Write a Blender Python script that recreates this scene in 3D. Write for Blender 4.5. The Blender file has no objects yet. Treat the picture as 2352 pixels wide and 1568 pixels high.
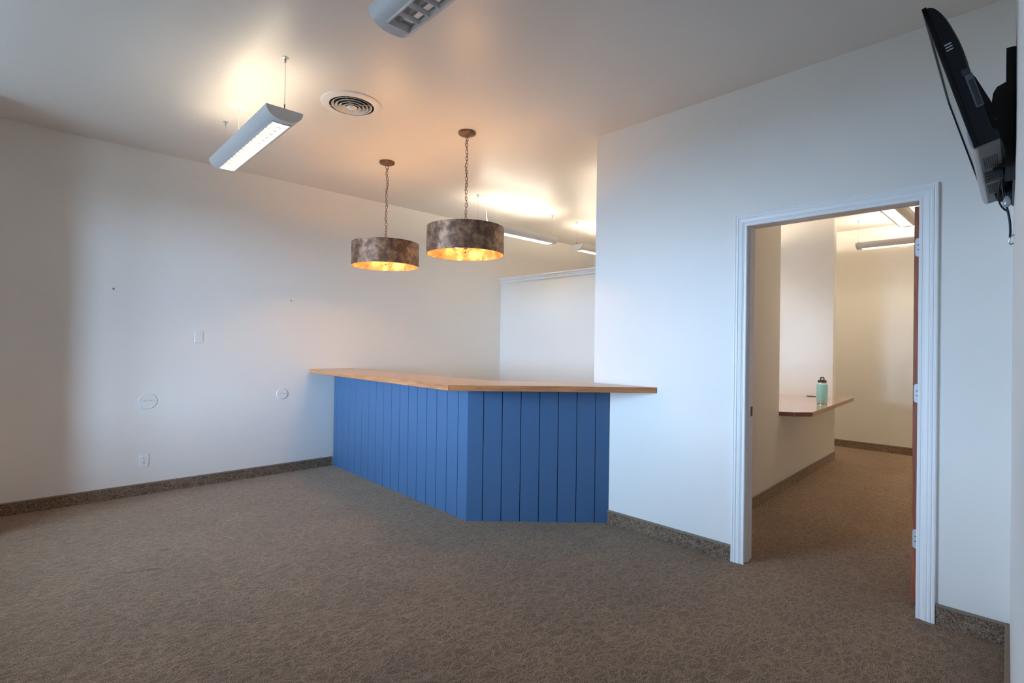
import bpy, bmesh, math, random
from mathutils import Vector, Matrix
R = math.radians
sc = bpy.context.scene
COL = sc.collection

# ------------------------------------------------------------------ camera
CAM_H = 1.375
cam_d = bpy.data.cameras.new('camera')
cam = bpy.data.objects.new('camera', cam_d); COL.objects.link(cam)
F_PX, YAW, PITCH, ROLL = 1206.105, R(45.936), R(0.347), R(0.830)
cam_d.sensor_fit = 'HORIZONTAL'; cam_d.sensor_width = 36.0
cam_d.lens = F_PX / 2352.0 * 36.0
cam_d.clip_start = 0.01
fw = Vector((math.cos(YAW)*math.cos(PITCH), math.sin(YAW)*math.cos(PITCH), math.sin(PITCH)))
rt = Vector((math.sin(YAW), -math.cos(YAW), 0)); up = rt.cross(fw)
r2 = rt*math.cos(ROLL) + up*math.sin(ROLL); u2 = -rt*math.sin(ROLL) + up*math.cos(ROLL)
cam.matrix_world = Matrix(((r2.x, u2.x, -fw.x, 0), (r2.y, u2.y, -fw.y, 0), (r2.z, u2.z, -fw.z, CAM_H), (0, 0, 0, 1)))
sc.camera = cam

# ------------------------------------------------------------------ sky, exposure
SKY_COL, SKY_STR = (0.46, 0.695, 1.0), 65.0
TUBE_COL, TUBE_STR = (1.0, 0.87, 0.67), 48.0
BULB_COL, BULB_STR = (1.0, 0.55, 0.24), 160.0
w = bpy.data.worlds.new('sky'); sc.world = w; w.use_nodes = True
bg = w.node_tree.nodes['Background']; bg.inputs[0].default_value = (*SKY_COL, 1); bg.inputs[1].default_value = SKY_STR
vs = sc.view_settings
vs.view_transform = 'Standard'; vs.look = 'None'; vs.gamma = 1.0; vs.use_curve_mapping = False
vs.exposure = 0.0
sc.cycles.use_denoising = True
sc.cycles.max_bounces = 14; sc.cycles.diffuse_bounces = 8
sc.cycles.caustics_reflective = False; sc.cycles.caustics_refractive = False
sc.cycles.sample_clamp_indirect = 6.0

# ------------------------------------------------------------------ room numbers
CH = 3.05                      # ceiling height
YW = 5.61                      # face of the long left wall
XR = 3.403                     # face of the wall with the doorway
R_T = 0.137                    # its thickness
R_END = 2.565                  # where it stops beside the counter
XWIN = -1.60                   # face of the front wall with the windows
SKEW = math.tan(R(2.67))
def ys(x): return 0.139 - (XR - x)*SKEW      # face of the right wall carrying the television
def yl(x): return 1.82 + 0.040*(x - 5.3)     # face of the corridor wall
BASE = 0.102
WIN = [(2.90, 3.85), (3.95, 4.90)]           # window openings along the front wall
WIN_Z = (0.64, 2.45)
# guide the sky's light through the two windows
for (a, b) in WIN:
    ld = bpy.data.lights.new('window_portal', 'AREA'); ld.shape = 'RECTANGLE'
    ld.size = b - a; ld.size_y = WIN_Z[1] - WIN_Z[0]; ld.cycles.is_portal = True
    lo = bpy.data.objects.new('window_portal', ld); COL.objects.link(lo)
    lo.location = (XWIN - 0.205, (a + b)/2, sum(WIN_Z)/2)
    lo.rotation_euler = (R(90), 0, R(-90))

# ------------------------------------------------------------------ materials
MATS = {}
def mat(name):
    m = bpy.data.materials.new(name); m.use_nodes = True
    MATS[name] = m
    nt = m.node_tree
    return m, nt, nt.nodes['Principled BSDF']
def node(nt, t, **kw):
    n = nt.nodes.new(t)
    for k, v in kw.items(): setattr(n, k, v)
    return n
def ramp(nt, stops):
    r = node(nt, 'ShaderNodeValToRGB')
    e = r.color_ramp.elements
    while len(e) < len(stops): e.new(0.5)
    for el, (p, c) in zip(e, stops): el.position = p; el.color = (*c, 1)
    return r
def simple(name, col, rough=0.5, metal=0.0, spec=None, coat=0.0, emit=None):
    m, nt, p = mat(name)
    p.inputs['Base Color'].default_value = (*col, 1); p.inputs['Roughness'].default_value = rough
    p.inputs['Metallic'].default_value = metal
    if spec is not None: p.inputs['Specular IOR Level'].default_value = spec
    if coat: p.inputs['Coat Weight'].default_value = coat; p.inputs['Coat Roughness'].default_value = 0.06
    if emit: p.inputs['Emission Color'].default_value = (*emit[0], 1); p.inputs['Emission Strength'].default_value = emit[1]
    return m
def painted(name, col, rough, bump, scale, vary=0.03, dist=0.002):
    m, nt, p = mat(name)
    tc = node(nt, 'ShaderNodeTexCoord')
    n1 = node(nt, 'ShaderNodeTexNoise'); n1.inputs['Scale'].default_value = scale; n1.inputs['Detail'].default_value = 3
    n2 = node(nt, 'ShaderNodeTexNoise'); n2.inputs['Scale'].default_value = 1.3; n2.inputs['Detail'].default_value = 4
    nt.links.new(tc.outputs['Object'], n1.inputs['Vector']); nt.links.new(tc.outputs['Object'], n2.inputs['Vector'])
    rm = ramp(nt, [(0.3, tuple(c*(1 - vary) for c in col)), (0.7, tuple(min(1, c*(1 + vary)) for c in col))])
    nt.links.new(n2.outputs['Fac'], rm.inputs['Fac']); nt.links.new(rm.outputs['Color'], p.inputs['Base Color'])
    b = node(nt, 'ShaderNodeBump'); b.inputs['Strength'].default_value = bump; b.inputs['Distance'].default_value = dist
    nt.links.new(n1.outputs['Fac'], b.inputs['Height']); nt.links.new(b.outputs['Normal'], p.inputs['Normal'])
    p.inputs['Roughness'].default_value = rough
    return m
painted('wall_paint', (0.80, 0.775, 0.735), 0.42, 0.25, 34, 0.012)
painted('ceiling_paint', (0.80, 0.755, 0.70), 0.38, 0.22, 26, 0.012)
painted('trim_paint', (0.86, 0.86, 0.86), 0.38, 0.02, 60, 0.008, 0.0005)
painted('blue_paint', (0.060, 0.135, 0.265), 0.45, 0.15, 90, 0.04, 0.001)
painted('light_housing_paint', (0.76, 0.76, 0.77), 0.35, 0.03, 80, 0.01, 0.0005)
simple('joint_shade', (0.010, 0.016, 0.030), 0.9)  # core behind the planks, shade of the gaps put into its colour
simple('plate_paint', (0.765, 0.75, 0.725), 0.45)
simple('vent_paint', (0.82, 0.79, 0.76), 0.4)
simple('white_plastic', (0.82, 0.82, 0.82), 0.35)
simple('dark_hole', (0.012, 0.012, 0.012), 0.7)
simple('steel', (0.55, 0.56, 0.57), 0.28, 1.0)
simple('galvanised', (0.45, 0.50, 0.50), 0.4, 0.8)
simple('louver_metal', (0.82, 0.82, 0.82), 0.32, 0.55)
simple('hinge_metal', (0.62, 0.66, 0.70), 0.38, 0.55)
simple('cord_white', (0.85, 0.83, 0.78), 0.5)
simple('black_plastic', (0.004, 0.004, 0.005), 0.4, 0.0, 0.2)
simple('black_shell', (0.0045, 0.005, 0.0065), 0.5, 0.0, 0.2)
simple('port_grey', (0.055, 0.065, 0.075), 0.5)
simple('grey_plastic', (0.095, 0.090, 0.085), 0.5)
simple('chin_silver', (0.36, 0.36, 0.38), 0.3, 0.3)
simple('screen_glass', (0.008, 0.008, 0.010), 0.07, 0.0, 0.6)
simple('pale_slot', (0.34, 0.40, 0.43), 0.5)
simple('mount_metal', (0.022, 0.023, 0.025), 0.5, 0.3)
simple('bottle_teal', (0.33, 0.72, 0.74), 0.38, 0.0, 0.5, 0.2)
simple('bottle_cap_black', (0.02, 0.022, 0.026), 0.45)
simple('bottle_steel', (0.72, 0.72, 0.70), 0.18, 1.0)
simple('binding_tan', (0.23, 0.18, 0.13), 0.8)
simple('marker_grey', (0.42, 0.43, 0.52), 0.6)
simple('teal_anchor', (0.25, 0.38, 0.40), 0.6)
simple('tube_glass_off', (0.85, 0.85, 0.85), 0.3)
simple('tube_glow', (0.9, 0.9, 0.9), 0.5, emit=(TUBE_COL, TUBE_STR))
simple('tube_glow_aged', (0.9, 0.9, 0.9), 0.5, emit=((1.0, 0.85, 0.62), 12.5))
simple('tube_glow_mid', (0.9, 0.9, 0.9), 0.5, emit=((1.0, 0.88, 0.70), 23.0))
simple('bulb_glow', (0.9, 0.8, 0.6), 0.4, emit=(BULB_COL, BULB_STR))
simple('ground_concrete', (0.28, 0.265, 0.24), 0.9)
simple('frame_bronze', (0.05, 0.045, 0.04), 0.45, 0.4)
def mk_glass():
    m, nt, p = mat('window_glass')
    nt.nodes.remove(p)
    t = node(nt, 'ShaderNodeBsdfTransparent'); g = node(nt, 'ShaderNodeBsdfGlossy'); g.inputs['Roughness'].default_value = 0.02
    x = node(nt, 'ShaderNodeMixShader'); x.inputs[0].default_value = 0.06
    nt.links.new(t.outputs[0], x.inputs[1]); nt.links.new(g.outputs[0], x.inputs[2])
    nt.links.new(x.outputs[0], nt.nodes['Material Output'].inputs[0])
mk_glass()

def wood(name, c_dark, c_mid, c_light, axis, rough=0.35, coat=0.3, fine=1.0):
    m, nt, p = mat(name)
    tc = node(nt, 'ShaderNodeTexCoord'); mp = node(nt, 'ShaderNodeMapping')
    s = [42.0*fine]*3; s[axis] = 2.2*fine
    mp.inputs['Scale'].default_value = s
    nt.links.new(tc.outputs['Object'], mp.inputs['Vector'])
    n = node(nt, 'ShaderNodeTexNoise'); n.inputs['Scale'].default_value = 1.0; n.inputs['Detail'].default_value = 6; n.inputs['Roughness'].default_value = 0.65; n.inputs['Distortion'].default_value = 0.6
    nt.links.new(mp.outputs['Vector'], n.inputs['Vector'])
    mp2 = node(nt, 'ShaderNodeMapping'); s2 = [230.0*fine]*3; s2[axis] = 7.0*fine; mp2.inputs['Scale'].default_value = s2
    nt.links.new(tc.outputs['Object'], mp2.inputs['Vector'])
    n2 = node(nt, 'ShaderNodeTexNoise'); n2.inputs['Detail'].default_value = 2; n2.inputs['Scale'].default_value = 1.0
    nt.links.new(mp2.outputs['Vector'], n2.inputs['Vector'])
    ad = node(nt, 'ShaderNodeMath', operation='MULTIPLY_ADD'); ad.inputs[1].default_value = 0.5; 
    nt.links.new(n2.outputs['Fac'], ad.inputs[0])
    hf = node(nt, 'ShaderNodeMath', operation='MULTIPLY'); hf.inputs[1].default_value = 0.55
    nt.links.new(n.outputs['Fac'], hf.inputs[0]); nt.links.new(hf.outputs[0], ad.inputs[2])
    rm = ramp(nt, [(0.36, c_dark), (0.52, c_mid), (0.68, c_light)])
    nt.links.new(ad.outputs[0], rm.inputs['Fac']); nt.links.new(rm.outputs['Color'], p.inputs['Base Color'])
    p.inputs['Roughness'].default_value = rough; p.inputs['Coat Weight'].default_value = coat; p.inputs['Coat Roughness'].default_value = 0.08
    return m
wood('oak_edge', (0.30, 0.105, 0.035), (0.54, 0.215, 0.078), (0.70, 0.33, 0.135), 0, 0.45, 0.12)
wood('oak_top', (0.36, 0.22, 0.13), (0.46, 0.30, 0.185), (0.54, 0.37, 0.24), 1, 0.34, 0.30, 0.6)
wood('oak_top_x', (0.36, 0.20, 0.10), (0.46, 0.27, 0.145), (0.54, 0.34, 0.20), 0, 0.16, 0.7, 0.6)
wood('desk_edge', (0.12, 0.035, 0.012), (0.24, 0.080, 0.030), (0.34, 0.13, 0.055), 0)
wood('door_wood', (0.13, 0.030, 0.014), (0.28, 0.075, 0.033), (0.42, 0.14, 0.065), 2, 0.45, 0.1)

def mk_carpet(name, stains):
    m, nt, p = mat(name)
    L = nt.links.new
    tc = node(nt, 'ShaderNodeTexCoord')
    wn = node(nt, 'ShaderNodeTexNoise'); wn.inputs['Scale'].default_value = 9; wn.inputs['Detail'].default_value = 2
    L(tc.outputs['Object'], wn.inputs['Vector'])
    sb = node(nt, 'ShaderNodeVectorMath', operation='SUBTRACT'); sb.inputs[1].default_value = (0.5, 0.5, 0.5)
    L(wn.outputs['Color'], sb.inputs[0])
    sc_ = node(nt, 'ShaderNodeVectorMath', operation='SCALE'); sc_.inputs['Scale'].default_value = 0.10
    L(sb.outputs[0], sc_.inputs[0])
    ad = node(nt, 'ShaderNodeVectorMath', operation='ADD'); L(tc.outputs['Object'], ad.inputs[0]); L(sc_.outputs[0], ad.inputs[1])
    mp = node(nt, 'ShaderNodeMapping'); mp.inputs['Rotation'].default_value = (0, 0, R(-6)); mp.inputs['Scale'].default_value = (0.85, 1.75, 1.5)
    L(ad.outputs[0], mp.inputs['Vector'])
    v = node(nt, 'ShaderNodeTexVoronoi', feature='DISTANCE_TO_EDGE'); v.inputs['Scale'].default_value = 12.5
    L(mp.outputs[0], v.inputs['Vector'])
    v2 = node(nt, 'ShaderNodeTexVoronoi', feature='DISTANCE_TO_EDGE'); v2.inputs['Scale'].default_value = 21
    L(mp.outputs[0], v2.inputs['Vector'])
    def vein(vn, wd):
        r = ramp(nt, [(0.0, (1, 1, 1)), (wd, (0, 0, 0))]); L(vn.outputs['Distance'], r.inputs['Fac']); return r
    a, b = vein(v, 0.17), vein(v2, 0.14)
    brk = node(nt, 'ShaderNodeTexNoise'); brk.inputs['Scale'].default_value = 17; L(tc.outputs['Object'], brk.inputs['Vector'])
    br = ramp(nt, [(0.42, (0, 0, 0)), (0.58, (1, 1, 1))]); L(brk.outputs['Fac'], br.inputs['Fac'])
    bb = node(nt, 'ShaderNodeMath', operation='MULTIPLY'); L(b.outputs[0], bb.inputs[0]); L(br.outputs[0], bb.inputs[1])
    br2 = ramp(nt, [(0.36, (1, 1, 1)), (0.62, (0.15, 0.15, 0.15))]); L(brk.outputs['Fac'], br2.inputs['Fac'])
    aa = node(nt, 'ShaderNodeMath', operation='MULTIPLY'); L(a.outputs[0], aa.inputs[0]); L(br2.outputs[0], aa.inputs[1])
    vm = node(nt, 'ShaderNodeMath', operation='MAXIMUM'); L(aa.outputs[0], vm.inputs[0]); L(bb.outputs[0], vm.inputs[1])
    sp = node(nt, 'ShaderNodeTexNoise'); sp.inputs['Scale'].default_value = 210; sp.inputs['Detail'].default_value = 2; L(tc.outputs['Object'], sp.inputs['Vector'])
    spr = ramp(nt, [(0.33, (0.048, 0.031, 0.021)), (0.46, (0.150, 0.103, 0.072)), (0.58, (0.255, 0.182, 0.131)), (0.70, (0.44, 0.33, 0.25))])
    L(sp.outputs['Fac'], spr.inputs['Fac'])
    lt = node(nt, 'ShaderNodeMix', data_type='RGBA', blend_type='MIX'); lt.inputs['B'].default_value = (0.46, 0.345, 0.255, 1)
    fm = node(nt, 'ShaderNodeMath', operation='MULTIPLY'); sg = ramp(nt, [(0.36, (0.26,)*3), (0.60, (0.74,)*3)]); L(sp.outputs['Fac'], sg.inputs['Fac'])
    L(sg.outputs[0], fm.inputs[1]); L(vm.outputs[0], fm.inputs[0])
    L(fm.outputs[0], lt.inputs['Factor']); L(spr.outputs[0], lt.inputs['A'])
    # broad soft mottling of wear
    big = node(nt, 'ShaderNodeTexNoise'); big.inputs['Scale'].default_value = 2.1; big.inputs['Detail'].default_value = 3; L(tc.outputs['Object'], big.inputs['Vector'])
    bgr = ramp(nt, [(0.3, (0.74, 0.73, 0.72)), (0.7, (0.92, 0.89, 0.85))]); L(big.outputs['Fac'], bgr.inputs['Fac'])
    ml = node(nt, 'ShaderNodeMix', data_type='RGBA', blend_type='MULTIPLY'); ml.inputs['Factor'].default_value = 1.0
    L(lt.outputs['Result'], ml.inputs['A']); L(bgr.outputs[0], ml.inputs['B'])
    last = ml.outputs['Result']
    for (x, y, rx, ry, ang, st) in stains:      # small spills with a shape of their own
        mp3 = node(nt, 'ShaderNodeMapping', vector_type='TEXTURE'); mp3.inputs['Location'].default_value = (x, y, 0); mp3.inputs['Rotation'].default_value = (0, 0, ang); mp3.inputs['Scale'].default_value = (rx, ry, 1)
        L(ad.outputs[0], mp3.inputs['Vector'])
        ln = node(nt, 'ShaderNodeVectorMath', operation='LENGTH'); L(mp3.outputs[0], ln.inputs[0])
        rr = ramp(nt, [(0.55, (st, st, st)), (1.0, (0, 0, 0))]); L(ln.outputs['Value'], rr.inputs['Fac'])
        mx = node(nt, 'ShaderNodeMix', data_type='RGBA', blend_type='MIX'); mx.inputs['B'].default_value = (0.030, 0.027, 0.025, 1)
        L(rr.outputs[0], mx.inputs['Factor']); L(last, mx.inputs['A']); last = mx.outputs['Result']
    L(last, p.inputs['Base Color'])
    hs = node(nt, 'ShaderNodeMath', operation='MULTIPLY_ADD'); hs.inputs[1].default_value = 0.6
    L(vm.outputs[0], hs.inputs[0]); L(sp.outputs['Fac'], hs.inputs[2])
    bp = node(nt, 'ShaderNodeBump'); bp.inputs['Strength'].default_value = 0.7; bp.inputs['Distance'].default_value = 0.004
    L(hs.outputs[0], bp.inputs['Height']); L(bp.outputs['Normal'], p.inputs['Normal'])
    p.inputs['Roughness'].default_value = 0.95; p.inputs['Specular IOR Level'].default_value = 0.1
    p.inputs['Sheen Weight'].default_value = 0.35; p.inputs['Sheen Roughness'].default_value = 0.4; p.inputs['Sheen Tint'].default_value = (1.0, 0.76, 0.56, 1)
STAINS = [(0.78, 4.05, 0.020, 0.045, 0.5, 0.55), (0.60, 3.78, 0.13, 0.018, -0.5, 0.5), (1.18, 4.45, 0.03, 0.02, 0, 0.5), (1.48, 4.32, 0.035, 0.03, 0, 0.4)]
mk_carpet('carpet', STAINS)

def mk_bronze(name, c0, c1, c2, rough):
    m, nt, p = mat(name); L = nt.links.new
    tc = node(nt, 'ShaderNodeTexCoord')
    n = node(nt, 'ShaderNodeTexNoise'); n.inputs['Scale'].default_value = 15; n.inputs['Detail'].default_value = 10; n.inputs['Roughness'].default_value = 0.70; n.inputs['Distortion'].default_value = 0.12
    L(tc.outputs['Object'], n.inputs['Vector'])
    rm = ramp(nt, [(0.33, c0), (0.50, c1), (0.66, c2)]); L(n.outputs['Fac'], rm.inputs['Fac'])
    L(rm.outputs[0], p.inputs['Base Color'])
    rr = ramp(nt, [(0.3, (rough + .15,)*3), (0.7, (rough - .08,)*3)]); L(n.outputs['Fac'], rr.inputs['Fac']); L(rr.outputs[0], p.inputs['Roughness'])
    p.inputs['Metallic'].default_value = 0.40
mk_bronze('bronze_shade', (0.060, 0.033, 0.025), (0.22, 0.115, 0.070), (0.47, 0.28, 0.165), 0.48)
mk_bronze('gold_lining', (0.20, 0.085, 0.030), (0.36, 0.180, 0.070), (0.62, 0.40, 0.19), 0.45)
mk_bronze('bronze_chain', (0.05, 0.030, 0.020), (0.15, 0.085, 0.05), (0.26, 0.16, 0.09), 0.45)

# ------------------------------------------------------------------ mesh helpers
def tag(o, label=None, cat=None, group=None, kind=None):
    if label: o['label'] = label
    if cat: o['category'] = cat
    if group: o['group'] = group
    if kind: o['kind'] = kind
    return o
def empty(name, loc=(0, 0, 0), rz=0.0, parent=None):
    o = bpy.data.objects.new(name, None); COL.objects.link(o); o.location = loc; o.rotation_euler = (0, 0, rz)
    o.empty_display_size = 0.1
    if parent: o.parent = parent
    return o
def obj(name, bm, m, parent=None, smooth=None, loc=None, rot=None):
    if isinstance(bm, bpy.types.Mesh): me = bm
    else:
        bmesh.ops.recalc_face_normals(bm, faces=bm.faces[:]) if bm.faces else None
        me = bpy.data.meshes.new(name); bm.to_mesh(me); bm.free()
        me.materials.append(MATS[m])
        if smooth is not None:
            for p in me.polygons: p.use_smooth = True
            me.set_sharp_from_angle(angle=R(smooth))
    o = bpy.data.objects.new(name, me); COL.objects.link(o)
    if parent: o.parent = parent
    if loc is not None: o.location = loc
    if rot is not None: o.rotation_euler = rot
    return o
def copy_tree(o, parent=None):
    c = o.copy(); COL.objects.link(c); c.parent = parent
    for ch in list(o.children): copy_tree(ch, c)
    return c
def NB(): return bmesh.new()
def box(bm, x0, x1, y0, y1, z0, z1, bev=0.0, seg=1, mtx=None):
    t = bmesh.new()
    bmesh.ops.create_cube(t, size=1.0)
    for v in t.verts:
        v.co = Vector(((x0 + x1)/2 + v.co.x*(x1 - x0), (y0 + y1)/2 + v.co.y*(y1 - y0), (z0 + z1)/2 + v.co.z*(z1 - z0)))
    if bev > 0: bmesh.ops.bevel(t, geom=t.edges[:], offset=bev, segments=seg, affect='EDGES', clamp_overlap=True)
    merge(bm, t, mtx); return bm
def merge(bm, t, mtx=None):
    if mtx is not None: bmesh.ops.transform(t, matrix=mtx, verts=t.verts[:])
    mp = {v: bm.verts.new(v.co) for v in t.verts}
    for f in t.faces:
        try: bm.faces.new([mp[v] for v in f.verts])
        except ValueError: pass
    t.free()
def prism(bm, pts, z0, z1, bev=0.0):
    """polygon in xy, extruded from z0 to z1"""
    t = bmesh.new()
    lo = [t.verts.new((p[0], p[1], z0)) for p in pts]; hi = [t.verts.new((p[0], p[1], z1)) for p in pts]
    t.faces.new(lo[::-1]); t.faces.new(hi)
    n = len(pts)
    for i in range(n): t.faces.new((lo[i], lo[(i + 1) % n], hi[(i + 1) % n], hi[i]))
    bmesh.ops.recalc_face_normals(t, faces=t.faces[:])
    if bev > 0: bmesh.ops.bevel(t, geom=t.edges[:], offset=bev, segments=1, affect='EDGES', clamp_overlap=True)
    merge(bm, t); return bm
def extrude_poly(bm, pts3, vec):
    a = [bm.verts.new(p) for p in pts3]; b = [bm.verts.new(Vector(p) + Vector(vec)) for p in pts3]
    n = len(a); bm.faces.new(a[::-1]); bm.faces.new(b)
    for i in range(n): bm.faces.new((a[i], a[(i + 1) % n], b[(i + 1) % n], b[i]))
    return bm
def lathe(bm, prof, n=32, closed=False, center=(0, 0, 0)):
    """profile of (r, z) turned about z"""
    rings = []
    for (r, z) in prof:
        if r < 1e-6: rings.append([bm.verts.new((center[0], center[1], center[2] + z))])
        else: rings.append([bm.verts.new((center[0] + r*math.cos(2*math.pi*i/n), center[1] + r*math.sin(2*math.pi*i/n), center[2] + z)) for i in range(n)])
    pairs = list(zip(rings[:-1], rings[1:]))
    if closed: pairs.append((rings[-1], rings[0]))
    for a, b in pairs:
        for i in range(n):
            j = (i + 1) % n
            q = [a[i % len(a)], a[j % len(a)], b[j % len(b)], b[i % len(b)]]
            q2 = []
            for v in q:
                if v not in q2: q2.append(v)
            if len(q2) > 2:
                try: bm.faces.new(q2)
                except ValueError: pass
    return bm
def tube(bm, pts, r, n=8, closed=False, cap=True):
    pts = [Vector(p) for p in pts]; rings = []; m = len(pts)
    prev = None
    for i, p in enumerate(pts):
        if closed: d = pts[(i + 1) % m] - pts[i - 1]
        else: d = (pts[min(i + 1, m - 1)] - pts[max(i - 1, 0)])
        d.normalize()
        if prev is None:
            a = Vector((0, 0, 1)) if abs(d.z) < 0.9 else Vector((1, 0, 0))
            u = d.cross(a).normalized()
        else:
            u = (prev - d*prev.dot(d)).normalized()
        prev = u; v = d.cross(u)
        rings.append([bm.verts.new(p + (u*math.cos(2*math.pi*k/n) + v*math.sin(2*math.pi*k/n))*r) for k in range(n)])
    for i in range(m if closed else m - 1):
        a, b = rings[i], rings[(i + 1) % m]
        for k in range(n): bm.faces.new((a[k], a[(k + 1) % n], b[(k + 1) % n], b[k]))
    if cap and not closed: bm.faces.new(rings[0][::-1]); bm.faces.new(rings[-1])
    return bm
def bez(p0, p1, p2, p3, n=14):
    p0, p1, p2, p3 = map(Vector, (p0, p1, p2, p3)); o = []
    for i in range(n + 1):
        t = i/n; o.append(p0*(1 - t)**3 + p1*3*t*(1 - t)**2 + p2*3*t*t*(1 - t) + p3*t**3)
    return o
def struct(name, bm, m, parent=None):
    o = obj(name, bm, m, parent)
    if parent is None: o['kind'] = 'structure'
    return o

# ------------------------------------------------------------------ the shell
X0, X1, Y0, Y1 = -1.80, 8.75, -2.40, 5.80
struct('floor', box(NB(), X0, X1, Y0, Y1, -0.12, 0.0), 'carpet')
struct('ceiling', box(NB(), X0, X1, Y0, Y1, CH, CH + 0.12), 'ceiling_paint')
struct('wall_left', box(NB(), X0, X1, YW, Y1, 0, CH), 'wall_paint')
# wall with the doorway: two piers and the piece over the door
DY0, DY1, DZ = 0.478, 1.377, 2.163
bm = NB()
box(bm, XR, XR + R_T, DY1, R_END, 0, CH)
box(bm, XR, XR + R_T, Y0, DY0, 0, CH)
box(bm, XR, XR + R_T, DY0, DY1, DZ, CH)
struct('wall_center', bm, 'wall_paint')
XS = 0.95                      # where the right wall stops beside the camera
# right wall, a little out of square, carrying the television
struct('wall_right', prism(NB(), [(XR, ys(XR)), (XS, ys(XS)), (XS, ys(XS) - 0.14), (XR, ys(XR) - 0.14)], 0, CH), 'wall_paint')
struct('wall_near', box(NB(), X0, XR, Y0, Y0 + 0.12, 0, CH), 'wall_paint')
# front wall with two windows
bm = NB()
ed = [Y0] + [v for p in WIN for v in p] + [Y1]
for i in range(0, len(ed), 2): box(bm, X0, XWIN, ed[i], ed[i + 1], 0, CH)
for (a, b) in WIN:
    box(bm, X0, XWIN, a, b, 0, WIN_Z[0]); box(bm, X0, XWIN, a, b, WIN_Z[1], CH)
struct('wall_front', bm, 'wall_paint')
# entry partition beside the windows, just left of the view
struct('wall_entry', box(NB(), -0.18, -0.08, 5.06, YW, 0, CH), 'wall_paint')
# corridor and office walls behind the doorway
CE = 8.55
bm = NB()
xa, xb, xc = XR + R_T, 5.31, 7.36
prism(bm, [(xa, yl(xa)), (xb, yl(xb)), (xb, yl(xb) + 0.12), (xa, yl(xa) + 0.12)], 0, CH)
struct('wall_corridor_left', bm, 'wall_paint'); bm = NB()
prism(bm, [(xb, yl(xb)), (xc, yl(xc)), (xc, yl(xc) + 0.12), (xb, yl(xb) + 0.12)], 0, 0.735)
struct('wall_corridor_low', bm, 'wall_paint')
struct('wall_office_back', prism(NB(), [(xc, yl(xc)), (xc + 0.12, yl(xc) + 0.005), (xc + 0.12, YW), (xc, YW)], 0, CH), 'wall_paint')
struct('wall_corridor_right', box(NB(), XR + R_T, X1, Y0, 0.18, 0, CH), 'wall_paint')
struct('wall_corridor_end', box(NB(), CE, X1, 0.18, YW, 0, CH), 'wall_paint')
# half-height partition behind the counter
PX = 5.19
struct('wall_partition', box(NB(), PX, PX + 0.12, 3.05, YW, 0, 2.27), 'wall_paint')
# outside: unseen slab added to block high sky light, and the ground
struct('sky_blocker', box(NB(), -5.9, X0, -4.0, 10.0, 2.75, 3.05), 'ground_concrete')
struct('ground', box(NB(), -30, X0, -20, 26, -0.30, -0.15), 'ground_concrete')

# windows
for k, (a, b) in enumerate(WIN):
    wr = empty('window_%d' % (k + 1), (XWIN - 0.14, (a + b)/2, WIN_Z[0])); tag(wr, kind='structure')
    hw, hh = (b - a)/2, WIN_Z[1] - WIN_Z[0]
    bm = NB()
    box(bm, -0.04, 0.04, -hw, -hw + 0.05, 0, hh); box(bm, -0.04, 0.04, hw - 0.05, hw, 0, hh)
    box(bm, -0.04, 0.04, -hw, hw, 0, 0.05); box(bm, -0.04, 0.04, -hw, hw, hh - 0.05, hh)
    obj('window_frame', bm, 'frame_bronze', wr)
    obj('pane', box(NB(), -0.004, 0.004, -hw + 0.05, hw - 0.05, 0.05, hh - 0.05), 'window_glass', wr)
    obj('window_sill', box(NB(), 0.04, 0.165, -hw, hw, 0.0, 0.02), 'trim_paint', wr)

# baseboards: a strip of the carpet with a tan bound top edge
def baseboard(name, p, q, t=0.011):
    """runs from p to q; room on the left-hand side of p->q"""
    p, q = Vector(p), Vector(q); d = (q - p); n = Vector((-d.y, d.x)).normalized()*t
    o = struct(name, prism(NB(), [p, q, q + n, p + n], 0, BASE - 0.010), 'carpet')
    n2 = n*1.25
    obj('binding', prism(NB(), [p, q, q + n2, p + n2], BASE - 0.012, BASE, 0.002), 'binding_tan', o)
    return o
AY, AX = 5.61, 2.663          # counter foot on the left wall
baseboard('baseboard_left', (AX - 0.02, YW), (-0.08, YW))
baseboard('baseboard_entry', (-0.08, YW), (-0.08, 5.06))
baseboard('baseboard_entry_end', (-0.08, 5.06), (-0.18, 5.06))
baseboard('baseboard_front', (XWIN, YW), (XWIN, Y0 + 0.12))
baseboard('baseboard_center', (XR, 1.447), (XR, 2.41))
baseboard('baseboard_corner', (XR, ys(XR)), (XR, 0.411))
baseboard('baseboard_right', (XS, ys(XS)), (XR, ys(XR)), 0.013)
baseboard('baseboard_corridor', (xc + 0.12, yl(xc) + 0.005), (xa, yl(xa)))
baseboard('baseboard_corridor_end', (CE, 0.2), (CE, YW))
baseboard('baseboard_corridor_right', (3.6, 0.18), (CE, 0.18))

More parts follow.
